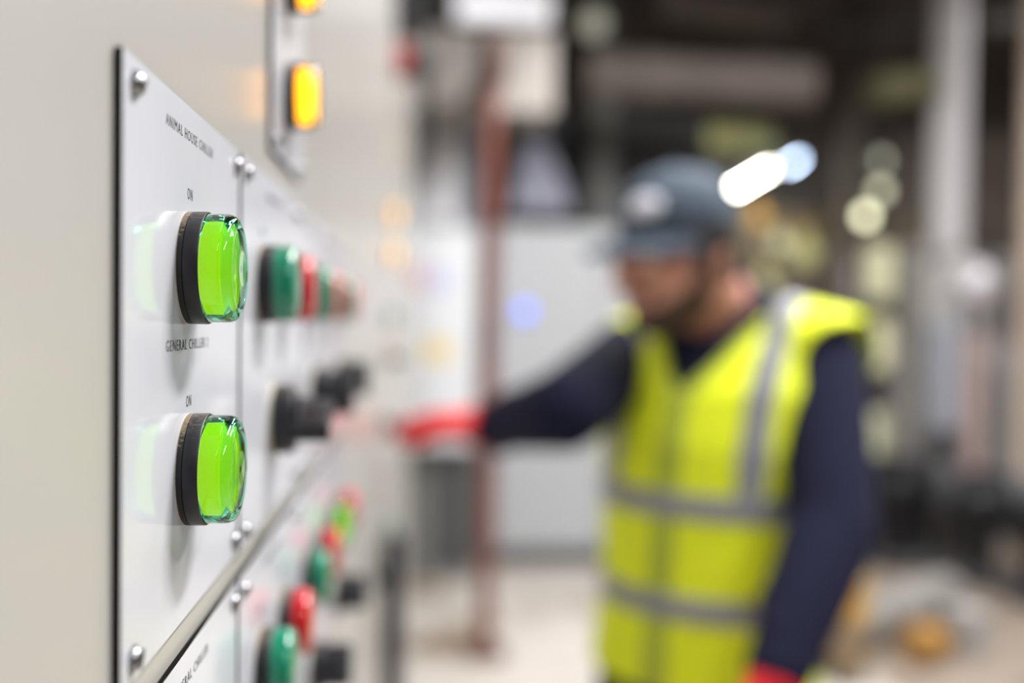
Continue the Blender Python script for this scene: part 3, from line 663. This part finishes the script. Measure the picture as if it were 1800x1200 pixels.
t = thing('grey_pipe_on_floor', 'fat grey pipe lying across the floor behind the forearm', 'pipe', (flo(1450, 1120).x, flo(1450, 1120).y, 0))
A = flo(1380, 1195); B = flo(1660, 1075); oo = t.location.copy()
obj('run', cyl(new(), (A.x - oo.x, A.y - oo.y, .11), (B.x - oo.x, B.y - oo.y, .11), .105, 28), mat('dull_grey_pipe', (134, 131, 127), .6, var=.1), t, 'auto')
for f_ in (.3, .7):
    c = A.lerp(B, f_) - oo; d = (B - A).normalized() * .02; c.z = .115; obj('flange', cyl(new(), c - d, c + d, .113, 28), M['lgrey'], t, 'auto')

# ------------------------------------------------------------------ the worker
M['skin'] = mat('skin', (198, 142, 122), .5, var=.06, vscale=20)
M['beard'] = mat('dark_beard', (66, 50, 38), .8, var=.25, vscale=300, bump=.5, bscale=500)
M['hair'] = mat('black_hair', (36, 32, 32), .7, var=.2, vscale=300, bump=.5, bscale=400)
M['sweater'] = mat('navy_knit', (23, 24, 46), .9, spec=.22, var=.12, vscale=30, bump=.3, bscale=300)
M['trousers'] = mat('dark_navy_trousers', (32, 32, 44), .85, var=.12, vscale=30)
M['vest'] = mat('fluorescent_yellow', (234, 247, 30), .7, var=.04, vscale=9, bump=.25, bscale=14)
M['vest'].node_tree.nodes['Principled BSDF'].inputs['Emission Color'].default_value = (.8, 1, .02, 1)
M['band'] = mat('grey_reflective_tape', (142, 142, 150), .4, .1, var=.05)
M['cap'] = mat('slate_blue_cloth', (60, 72, 86), .8, var=.08, vscale=60, bump=.2, bscale=400)
M['badge'] = mat('pale_badge', (200, 200, 210), .5)
M['glove'] = mat('red_rubber_glove', (214, 28, 38), .38, var=.06, vscale=60)
M['boot'] = mat('black_boot', (30, 28, 28), .5)
L = Vector((.707, -.707, 0)); Fd = Vector((-.707, -.707, 0)); Z = Vector((0, 0, 1))
PX, PY = .497, 1.505
ORG = Vector((PX, PY, 0))
def remesh(name, bm, m, parent, vox, smooth=6, fac=.5, ret=False):
    o = obj(name, bm, m, None, False)
    md = o.modifiers.new('r', 'REMESH'); md.mode = 'VOXEL'; md.voxel_size = vox; md.use_smooth_shade = True
    sm = o.modifiers.new('s', 'SMOOTH'); sm.iterations = smooth; sm.factor = fac
    bpy.context.view_layer.update()
    me = bpy.data.meshes.new_from_object(o.evaluated_get(bpy.context.evaluated_depsgraph_get()))
    old = o.data; bpy.data.objects.remove(o); bpy.data.meshes.remove(old)
    if ret: return me
    me.materials.clear()
    for mm in (m if isinstance(m, (list, tuple)) else [m]): me.materials.append(mm)
    me.transform(Matrix.Translation(-ORG)); me.name = name
    for p in me.polygons: p.use_smooth = True
    q = bpy.data.objects.new(name, me); C.objects.link(q); q.parent = parent; return q
def caps(bm, pts, rs, n=20):
    """tapered limb through pts with round ends"""
    pts = [Vector(p) for p in pts]
    for p, r in zip(pts, rs): sph(bm, p, r, n=n, m=12)
    for (p, r), (q, s) in zip(zip(pts, rs), list(zip(pts, rs))[1:]):
        if (q - p).length > 1e-4: cyl(bm, p, q, r, n, r2=s)
def ell(bm, c, a, b, h, n=40, flat=False):
    rot = Matrix((L, Fd, Z)).transposed(); sph(bm, c, (a, b, h), rot, n, 20)
def torso(bm, off=0, zmin=.0, zmax=9):
    secs = [(.80, .155, .115, -.0), (.90, .172, .125, 0), (1.00, .160, .120, .0), (1.10, .150, .115, .004), (1.22, .162, .122, .0), (1.32, .178, .124, -.006), (1.40, .188, .112, -.012), (1.455, .176, .092, -.02), (1.495, .125, .074, -.026), (1.53, .075, .064, -.02)]
    Ls = []
    for z, a, b, f in secs:
        if z < zmin or z > zmax: continue
        c = center(z) + Fd * f
        Ls.append([c + L * ((a + off) * math.cos(t)) + Fd * ((b + off) * math.sin(t)) for t in [2 * math.pi * i / 48 for i in range(48)]])
    rings(bm, Ls)
def center(z):
    k = max(0, min(1, (z - .95) / .5)); return Vector((PX, PY, z)) + Vector((.033, .012, 0)) * k
SH = center(1.455) - Fd * .02
lsh, rsh = SH + L * .152, SH - L * .175
lsh.z, rsh.z = 1.440, 1.440
lel, lwr = Vector((.612, 1.285, 1.225)), Vector((.498, 1.165, 1.078))
rel, rwr = Vector((.268, 1.41, 1.372)), Vector((.176, 1.590, 1.330))
HC = Vector((.436, 1.455, 1.612))                       # middle of the head
hyaw = Vector((-.87, -.47, -.17)).normalized()          # where the face looks: down towards his hand
hl = Z.cross(hyaw).normalized() * -1; hl = hyaw.cross(Z).normalized() * -1
hu = hyaw.cross(hl); hu = hu if hu.z > 0 else -hu
HR = Matrix((hl, hyaw, hu)).transposed()
def H(l, f, u): return HC + hl * l + hyaw * f + hu * u
per = thing('person', 'bearded worker in yellow vest, navy jumper, cap and red gloves, reaching to the cabinet', 'person', ORG)
# body: one continuous figure
bm = new(); torso(bm, -.012)
nb = center(1.50) - Fd * .02
caps(bm, [nb, H(0, -.03, -.06)], [.062, .060])
hips = center(.86)
for s in (-1, 1):
    hp = hips + L * .085 * s; kn = Vector((hp.x, hp.y, .50)) + Fd * .03; an = Vector((hp.x, hp.y, .10)) - Fd * .02 + L * .02 * s
    caps(bm, [hp, kn, an], [.085, .055, .040]); caps(bm, [an, an + Fd * .13 - Z * .06], [.04, .035])
caps(bm, [lsh, lel, lwr], [.05, .040, .028]); caps(bm, [rsh, rel, rwr], [.05, .040, .028])
lhd = (lwr - lel).normalized(); rhd = (Vector((.075, 1.655, 1.325)) - rwr).normalized()
caps(bm, [lwr, lwr + lhd * .03], [.027, .024]); caps(bm, [rwr, rwr + rhd * .03], [.027, .024])
sph(bm, H(0, -.012, .028), (.072, .090, .080), HR)        # cranium
sph(bm, H(0, .030, -.030), (.060, .062, .085), HR)        # face
sph(bm, H(0, .045, -.088), (.040, .042, .034), HR)        # chin and jaw
sph(bm, H(0, .020, -.070), (.056, .058, .040), HR)
sph(bm, H(0, .085, .010), (.048, .016, .016), HR)         # brow
caps(bm, [H(0, .088, .005), H(0, .104, -.022), H(0, .112, -.038)], [.009, .012, .014]); sph(bm, H(.012, .100, -.042), .009); sph(bm, H(-.012, .100, -.042), .009)
sph(bm, H(0, .092, -.066), (.024, .010, .006), HR); sph(bm, H(0, .090, -.076), (.022, .010, .007), HR)
for s in (-1, 1):
    sph(bm, H(s * .036, .070, -.026), (.022, .020, .018), HR)
    sph(bm, H(s * .074, -.010, -.022), (.009, .017, .028), HR); sph(bm, H(s * .079, -.014, -.016), (.006, .012, .018), HR)
body = remesh('body', bm, M['skin'], per, .0045, 4)
M['eye'] = mat('eye', (225, 222, 215), .2); M['iris'] = mat('iris', (60, 44, 34), .2)
for s in (-1, 1):
    e = obj('eye', sph(new(), H(s * .031, .079, -.006), .0125, HR), M['eye'], per, True, origin=ORG)
    obj('iris', sph(new(), H(s * .0305, .0895, -.008), .0045, HR), M['iris'], e, True, origin=ORG)
    obj('eyebrow', caps(bm := new(), [H(s * .014, .099, .016), H(s * .034, .098, .021), H(s * .052, .084, .014)], [.004, .0045, .003]) or bm, M['hair'], per, True, origin=ORG)
bm = new()                                               # beard shell along the jaw
sph(bm, H(0, .047, -.094), (.044, .043, .036), HR); sph(bm, H(0, .018, -.074), (.0605, .060, .040), HR)
caps(bm, [H(-.03, .082, -.060), H(0, .095, -.056), H(.03, .082, -.060)], [.006, .006, .006])
for s in (-1, 1): caps(bm, [H(s * .058, .022, -.060), H(s * .072, -.002, -.020), H(s * .074, -.004, .015)], [.012, .010, .009])
remesh('beard', bm, M['beard'], per, .004, 3)
bm = new(); sph(bm, H(0, -.028, .010), (.077, .082, .075), HR); sph(bm, H(0, -.050, -.035), (.066, .050, .055), HR)
for s in (-1, 1): sph(bm, H(s * .074, -.024, .002), (.011, .036, .040), HR)
hm = remesh('hair', bm, M['hair'], per, .005, 2)
# neck collar of the jumper, torso, sleeves
bm = new(); torso(bm, .004)
caps(bm, [lsh - L * .02, lsh, lsh.lerp(lel, .5), lel, lel.lerp(lwr, .5), lwr], [.064, .064, .062, .061, .053, .041])
caps(bm, [rsh + L * .02, rsh, rsh.lerp(rel, .5), rel, rel.lerp(rwr, .5), rwr], [.072, .072, .064, .060, .050, .040])
caps(bm, [SH - L * .13 - Z * .015, nb - Z * .01, SH + L * .13 - Z * .01], [.060, .066, .060])
lathe(bm, [(-.02, .085), (.03, .078), (.048, .074)], nb, (H(0, -.03, -.06) - nb), 32)
# folds on the sleeves
for p, q, r in ((lsh, lel, .062), (lel, lwr, .053), (rsh, rel, .060), (rel, rwr, .050)):
    d = (q - p).normalized()
    for i in range(4):
        c = p.lerp(q, .3 + .17 * i + random.uniform(-.03, .03)); x, y, z_ = frame(d + Vector((random.uniform(-.4, .4),) * 3)); pts = [c + (x * math.cos(t_) + y * math.sin(t_)) * r for t_ in [random.uniform(0, 2) + k * .3 for k in range(9)]]
        tube(bm, pts, .007, 8)
jum = remesh('jumper', bm, M['sweater'], per, .006, 5)
for wr, el in ((lwr, lel), (rwr, rel)):
    d = (wr - el).normalized(); bm = new(); lathe(bm, [(-.045, .039), (-.04, .043), (0, .041), (.004, .037)], wr, d, 28); obj('cuff', bm, M['sweater'], per, 'auto', origin=ORG)
# trousers and boots
bm = new(); torso(bm, .003, 0, 1.01)
for s in (-1, 1):
    hp = hips + L * .085 * s; kn = Vector((hp.x, hp.y, .50)) + Fd * .03; an = Vector((hp.x, hp.y, .13)) - Fd * .02 + L * .02 * s
    caps(bm, [hp, kn, an], [.095, .073, .066])
remesh('trousers', bm, M['trousers'], per, .007, 5)
for s in (-1, 1):
    hp = hips + L * .105 * s; bm = new(); an = Vector((hp.x, hp.y, .12)) - Fd * .02
    caps(bm, [an, Vector((an.x, an.y, .055)), Vector((an.x, an.y, .055)) + Fd * .14], [.055, .052, .045])
    b_ = remesh('boot', bm, M['boot'], per, .007, 3)
    v = new(); s2 = [Vector((an.x, an.y, 0)) + Fd * f + L * (w_ * q_) for f, w_, q_ in ((-.06, .04, -1), (-.06, .04, 1), (.0, .05, 1), (.12, .052, 1), (.19, .03, 1), (.19, .03, -1), (.12, .052, -1), (.0, .05, -1))]
    rings(v, [s2, [p + Z * .022 for p in s2]]); obj('boot_sole', v, M['blk'], per, origin=ORG)
# vest: grown from an enlarged torso, cut at neck, armholes, front opening and hem
bm = new(); torso(bm, .017, .9); caps(bm, [SH - L * .17 - Z * .012, nb - Z * .018, SH + L * .175 - Z * .008], [.070, .076, .072])
caps(bm, [SH - L * .10 - Z * .12, SH - L * .16 - Z * .02], [.09, .075]); caps(bm, [SH + L * .10 - Z * .12, SH + L * .165 - Z * .02], [.09, .078])
vm = remesh('vest', bm, M['vest'], per, .006, 6, ret=True)
vb = new(); vb.from_mesh(vm)
HEM, VN = .965, 1.395
def dseg(p, a, b):
    d = b - a; t = max(0, min(1, (p - a).dot(d) / d.length_squared)); return (p - a - d * t).length
bandz = [(1.072, 1.107), (1.218, 1.253)]
for z in [HEM] + [v for b2 in bandz for v in b2]:
    bmesh.ops.bisect_plane(vb, geom=vb.verts[:] + vb.edges[:] + vb.faces[:], plane_co=(0, 0, z), plane_no=(0, 0, 1))
def lf(c):
    k = center(min(c.z, 1.45)); d = c - k; return d.dot(L), d.dot(Fd)
bmesh.ops.remove_doubles(vb, verts=vb.verts[:], dist=.0009)
drop = []
for f in vb.faces:
    c = f.calc_center_median(); l, fr = lf(c); no = False
    if c.z < HEM: no = True
    side = 1 if l > 0 else -1
    sh, el = (lsh, lel) if l > 0 else (rsh, rel)
    if fr > .0 and dseg(c, sh + L * side * .06 + Fd * .05 - Z * .0, sh + L * side * .06 + Fd * .03 - Z * .2) < .066: no = True
    if dseg(c, sh + L * side * .052 - Z * .035, sh + L * side * .06 - Z * .20) < .072: no = True
    if abs(l) > .212: no = True
    if fr > 0 and c.z > VN and abs(l) < .006 + (c.z - VN) * .75: no = True
    if fr <= 0 and (c - (nb + Z * .04)).length < .098: no = True
    if (c - nb).length < .092 and c.z > 1.47: no = True
    if no: drop.append(f)
bmesh.ops.delete(vb, geom=drop, context='FACES')
def smooth_edge(b, it=14):
    b.edges.ensure_lookup_table()
    nb = {}
    for e in b.edges:
        if e.is_boundary:
            for u, v in ((e.verts[0], e.verts[1]), (e.verts[1], e.verts[0])): nb.setdefault(u, []).append(v)
    for _ in range(it):
        new_ = {v: v.co * .4 + sum((n.co for n in ns), Vector()) / len(ns) * .6 for v, ns in nb.items() if len(ns) == 2}
        for v, c_ in new_.items(): v.co = c_
loose = [f for f in vb.faces if sum(1 for e in f.edges if e.is_boundary) >= 3]
bmesh.ops.delete(vb, geom=loose, context='FACES')
smooth_edge(vb)
vb.normal_update()
def region(name, pred, m, off, parent):
    nb_ = vb.copy(); bmesh.ops.delete(nb_, geom=[f for f in nb_.faces if not pred(f.calc_center_median())], context='FACES')
    smooth_edge(nb_, 12); nb_.normal_update()
    for v in nb_.verts: v.co += v.normal * off
    me = bpy.data.meshes.new(name); nb_.to_mesh(me); nb_.free(); me.transform(Matrix.Translation(-ORG)); me.materials.append(m)
    for p in me.polygons: p.use_smooth = True
    o = bpy.data.objects.new(name, me); C.objects.link(o); o.parent = parent
    sd = o.modifiers.new('thick', 'SOLIDIFY'); sd.thickness = .002; sd.offset = 0; return o
vest = region('vest', lambda c: True, M['vest'], .002, per)
region('reflective_band', lambda c: bandz[0][0] < c.z < bandz[0][1], M['band'], .0045, vest)
region('reflective_band', lambda c: bandz[1][0] < c.z < bandz[1][1], M['band'], .0045, vest)
for s in (-1, 1):
    region('reflective_band', lambda c, s=s: c.z > bandz[1][1] and abs(lf(c)[0] - s * (.115 + max(0, c.z - 1.42) * .0)) < .018, M['band'], .0045, vest)
region('front_binding', lambda c: lf(c)[1] > 0 and ((c.z < VN and abs(lf(c)[0]) < .018) or (c.z >= VN and abs(lf(c)[0]) < .020 + (c.z - VN) * .75)) and c.z < 1.50, mat('greenish_binding', (168, 182, 60), .7), .0035, vest)
vb.free()
# cap
M_cap = M['cap']
bm = new()
dome = []
for i in range(9):
    e = i / 8 * math.pi / 2
    dome.append([H(.082 * math.cos(e) * math.cos(t), -.012 + .099 * math.cos(e) * math.sin(t), .036 + .080 * math.sin(e) ** .8) for t in [2 * math.pi * k / 40 for k in range(40)]])
dome = [[H(.081 * math.cos(t), -.012 + .098 * math.sin(t), .020) for t in [2 * math.pi * k / 40 for k in range(40)]]] + dome[:-1] + [[H(.004 * math.cos(t), -.012 + .004 * math.sin(t), .1165) for t in [2 * math.pi * k / 40 for k in range(40)]]]
rings(bm, dome, False, True)
cp = obj('cap', bm, M_cap, per, True, origin=ORG); sd = cp.modifiers.new('thick', 'SOLIDIFY'); sd.thickness = .003
bm = new(); top_, bot_ = [], []
U_, V_ = 21, 8; grid = []
for j in range(V_):
    row = []
    for i in range(U_):
        th = math.radians(18 + 144 * i / (U_ - 1)); k = j / (V_ - 1)
        ext = .078 * max(0, math.sin((i / (U_ - 1)) * math.pi)) ** .6
        row.append(bm.verts.new(H(.081 * math.cos(th), -.012 + .097 * math.sin(th) + ext * k, .030 - .018 * k - .022 * (abs(math.cos(th)) ** 2) * (1))))
    grid.append(row)
for j in range(V_ - 1):
    for i in range(U_ - 1): bm.faces.new((grid[j][i], grid[j][i + 1], grid[j + 1][i + 1], grid[j + 1][i]))
br = obj('brim', bm, M_cap, cp, True, origin=(0, 0, 0)); br.location = -ORG; sd = br.modifiers.new('thick', 'SOLIDIFY'); sd.thickness = .004
bd = new(); sph(bd, H(.030, .076, .064), (.026, .012, .018), HR @ Euler((math.radians(28), 0, math.radians(-22))).to_matrix(), 20, 10)
o = obj('badge', bd, M['badge'], cp, True); o.location = -ORG
o = obj('button', sph(new(), H(0, -.012, .118), (.008, .008, .005), HR), M_cap, cp, True); o.location = -ORG
# gloves: palm, four unequal fingers bent at the knuckles, thumb from the side of the palm
def glove(wr, d, nrm, label, curl, spread=.012, thumb=1):
    """wr wrist, d hand direction, nrm back-of-hand normal"""
    d = d.normalized(); nrm = (nrm - d * nrm.dot(d)).normalized(); s = d.cross(nrm)
    bm = new()
    caps(bm, [wr - d * .02, wr, wr + d * .02], [.038, .036, .036])
    for k in (-1.4, -.5, .5, 1.4): caps(bm, [wr + d * .015 + s * k * .012, wr + d * .088 + s * k * .0205], [.020, .0155])
    for k, ln in zip((-1.5, -.5, .5, 1.5), (.062, .078, .084, .074)):
        p = wr + d * .090 + s * k * .0215; a = 0; pts = [p - d * .02, p]
        for seg, c_ in zip((.45, .32, .23), curl):
            a += c_; p = p + (d * math.cos(a) - nrm * math.sin(a) + s * k * spread) * ln * seg; pts.append(p)
        caps(bm, pts, [.013, .0115, .0108, .0102, .0092])
    tp = wr + d * .022 + s * thumb * .030 - nrm * .006
    t1 = tp + (d * .6 + s * thumb * .7 - nrm * .35).normalized() * .04; t2 = t1 + (d * .9 + s * thumb * .25 - nrm * .45).normalized() * .032; t3 = t2 + (d * .95 - nrm * .4).normalized() * .024
    caps(bm, [tp - d * .01, tp, t1, t2, t3], [.018, .017, .0135, .012, .0105])
    g = remesh('glove', bm, M['glove'], per, .003, 3); g['label'] = label; return g
rg = glove(rwr, Vector((-.86, .46, -.04)), Vector((.25, .25, .9)), 'red glove pressing the cabinet switch', (.12, .25, .2), thumb=-1)
lg = glove(lwr, (lwr - lel).normalized() + Vector((0, 0, -.35)), Vector((.3, -.9, .15)), 'red glove on the lowered hand', (.45, .6, .45), thumb=-1)
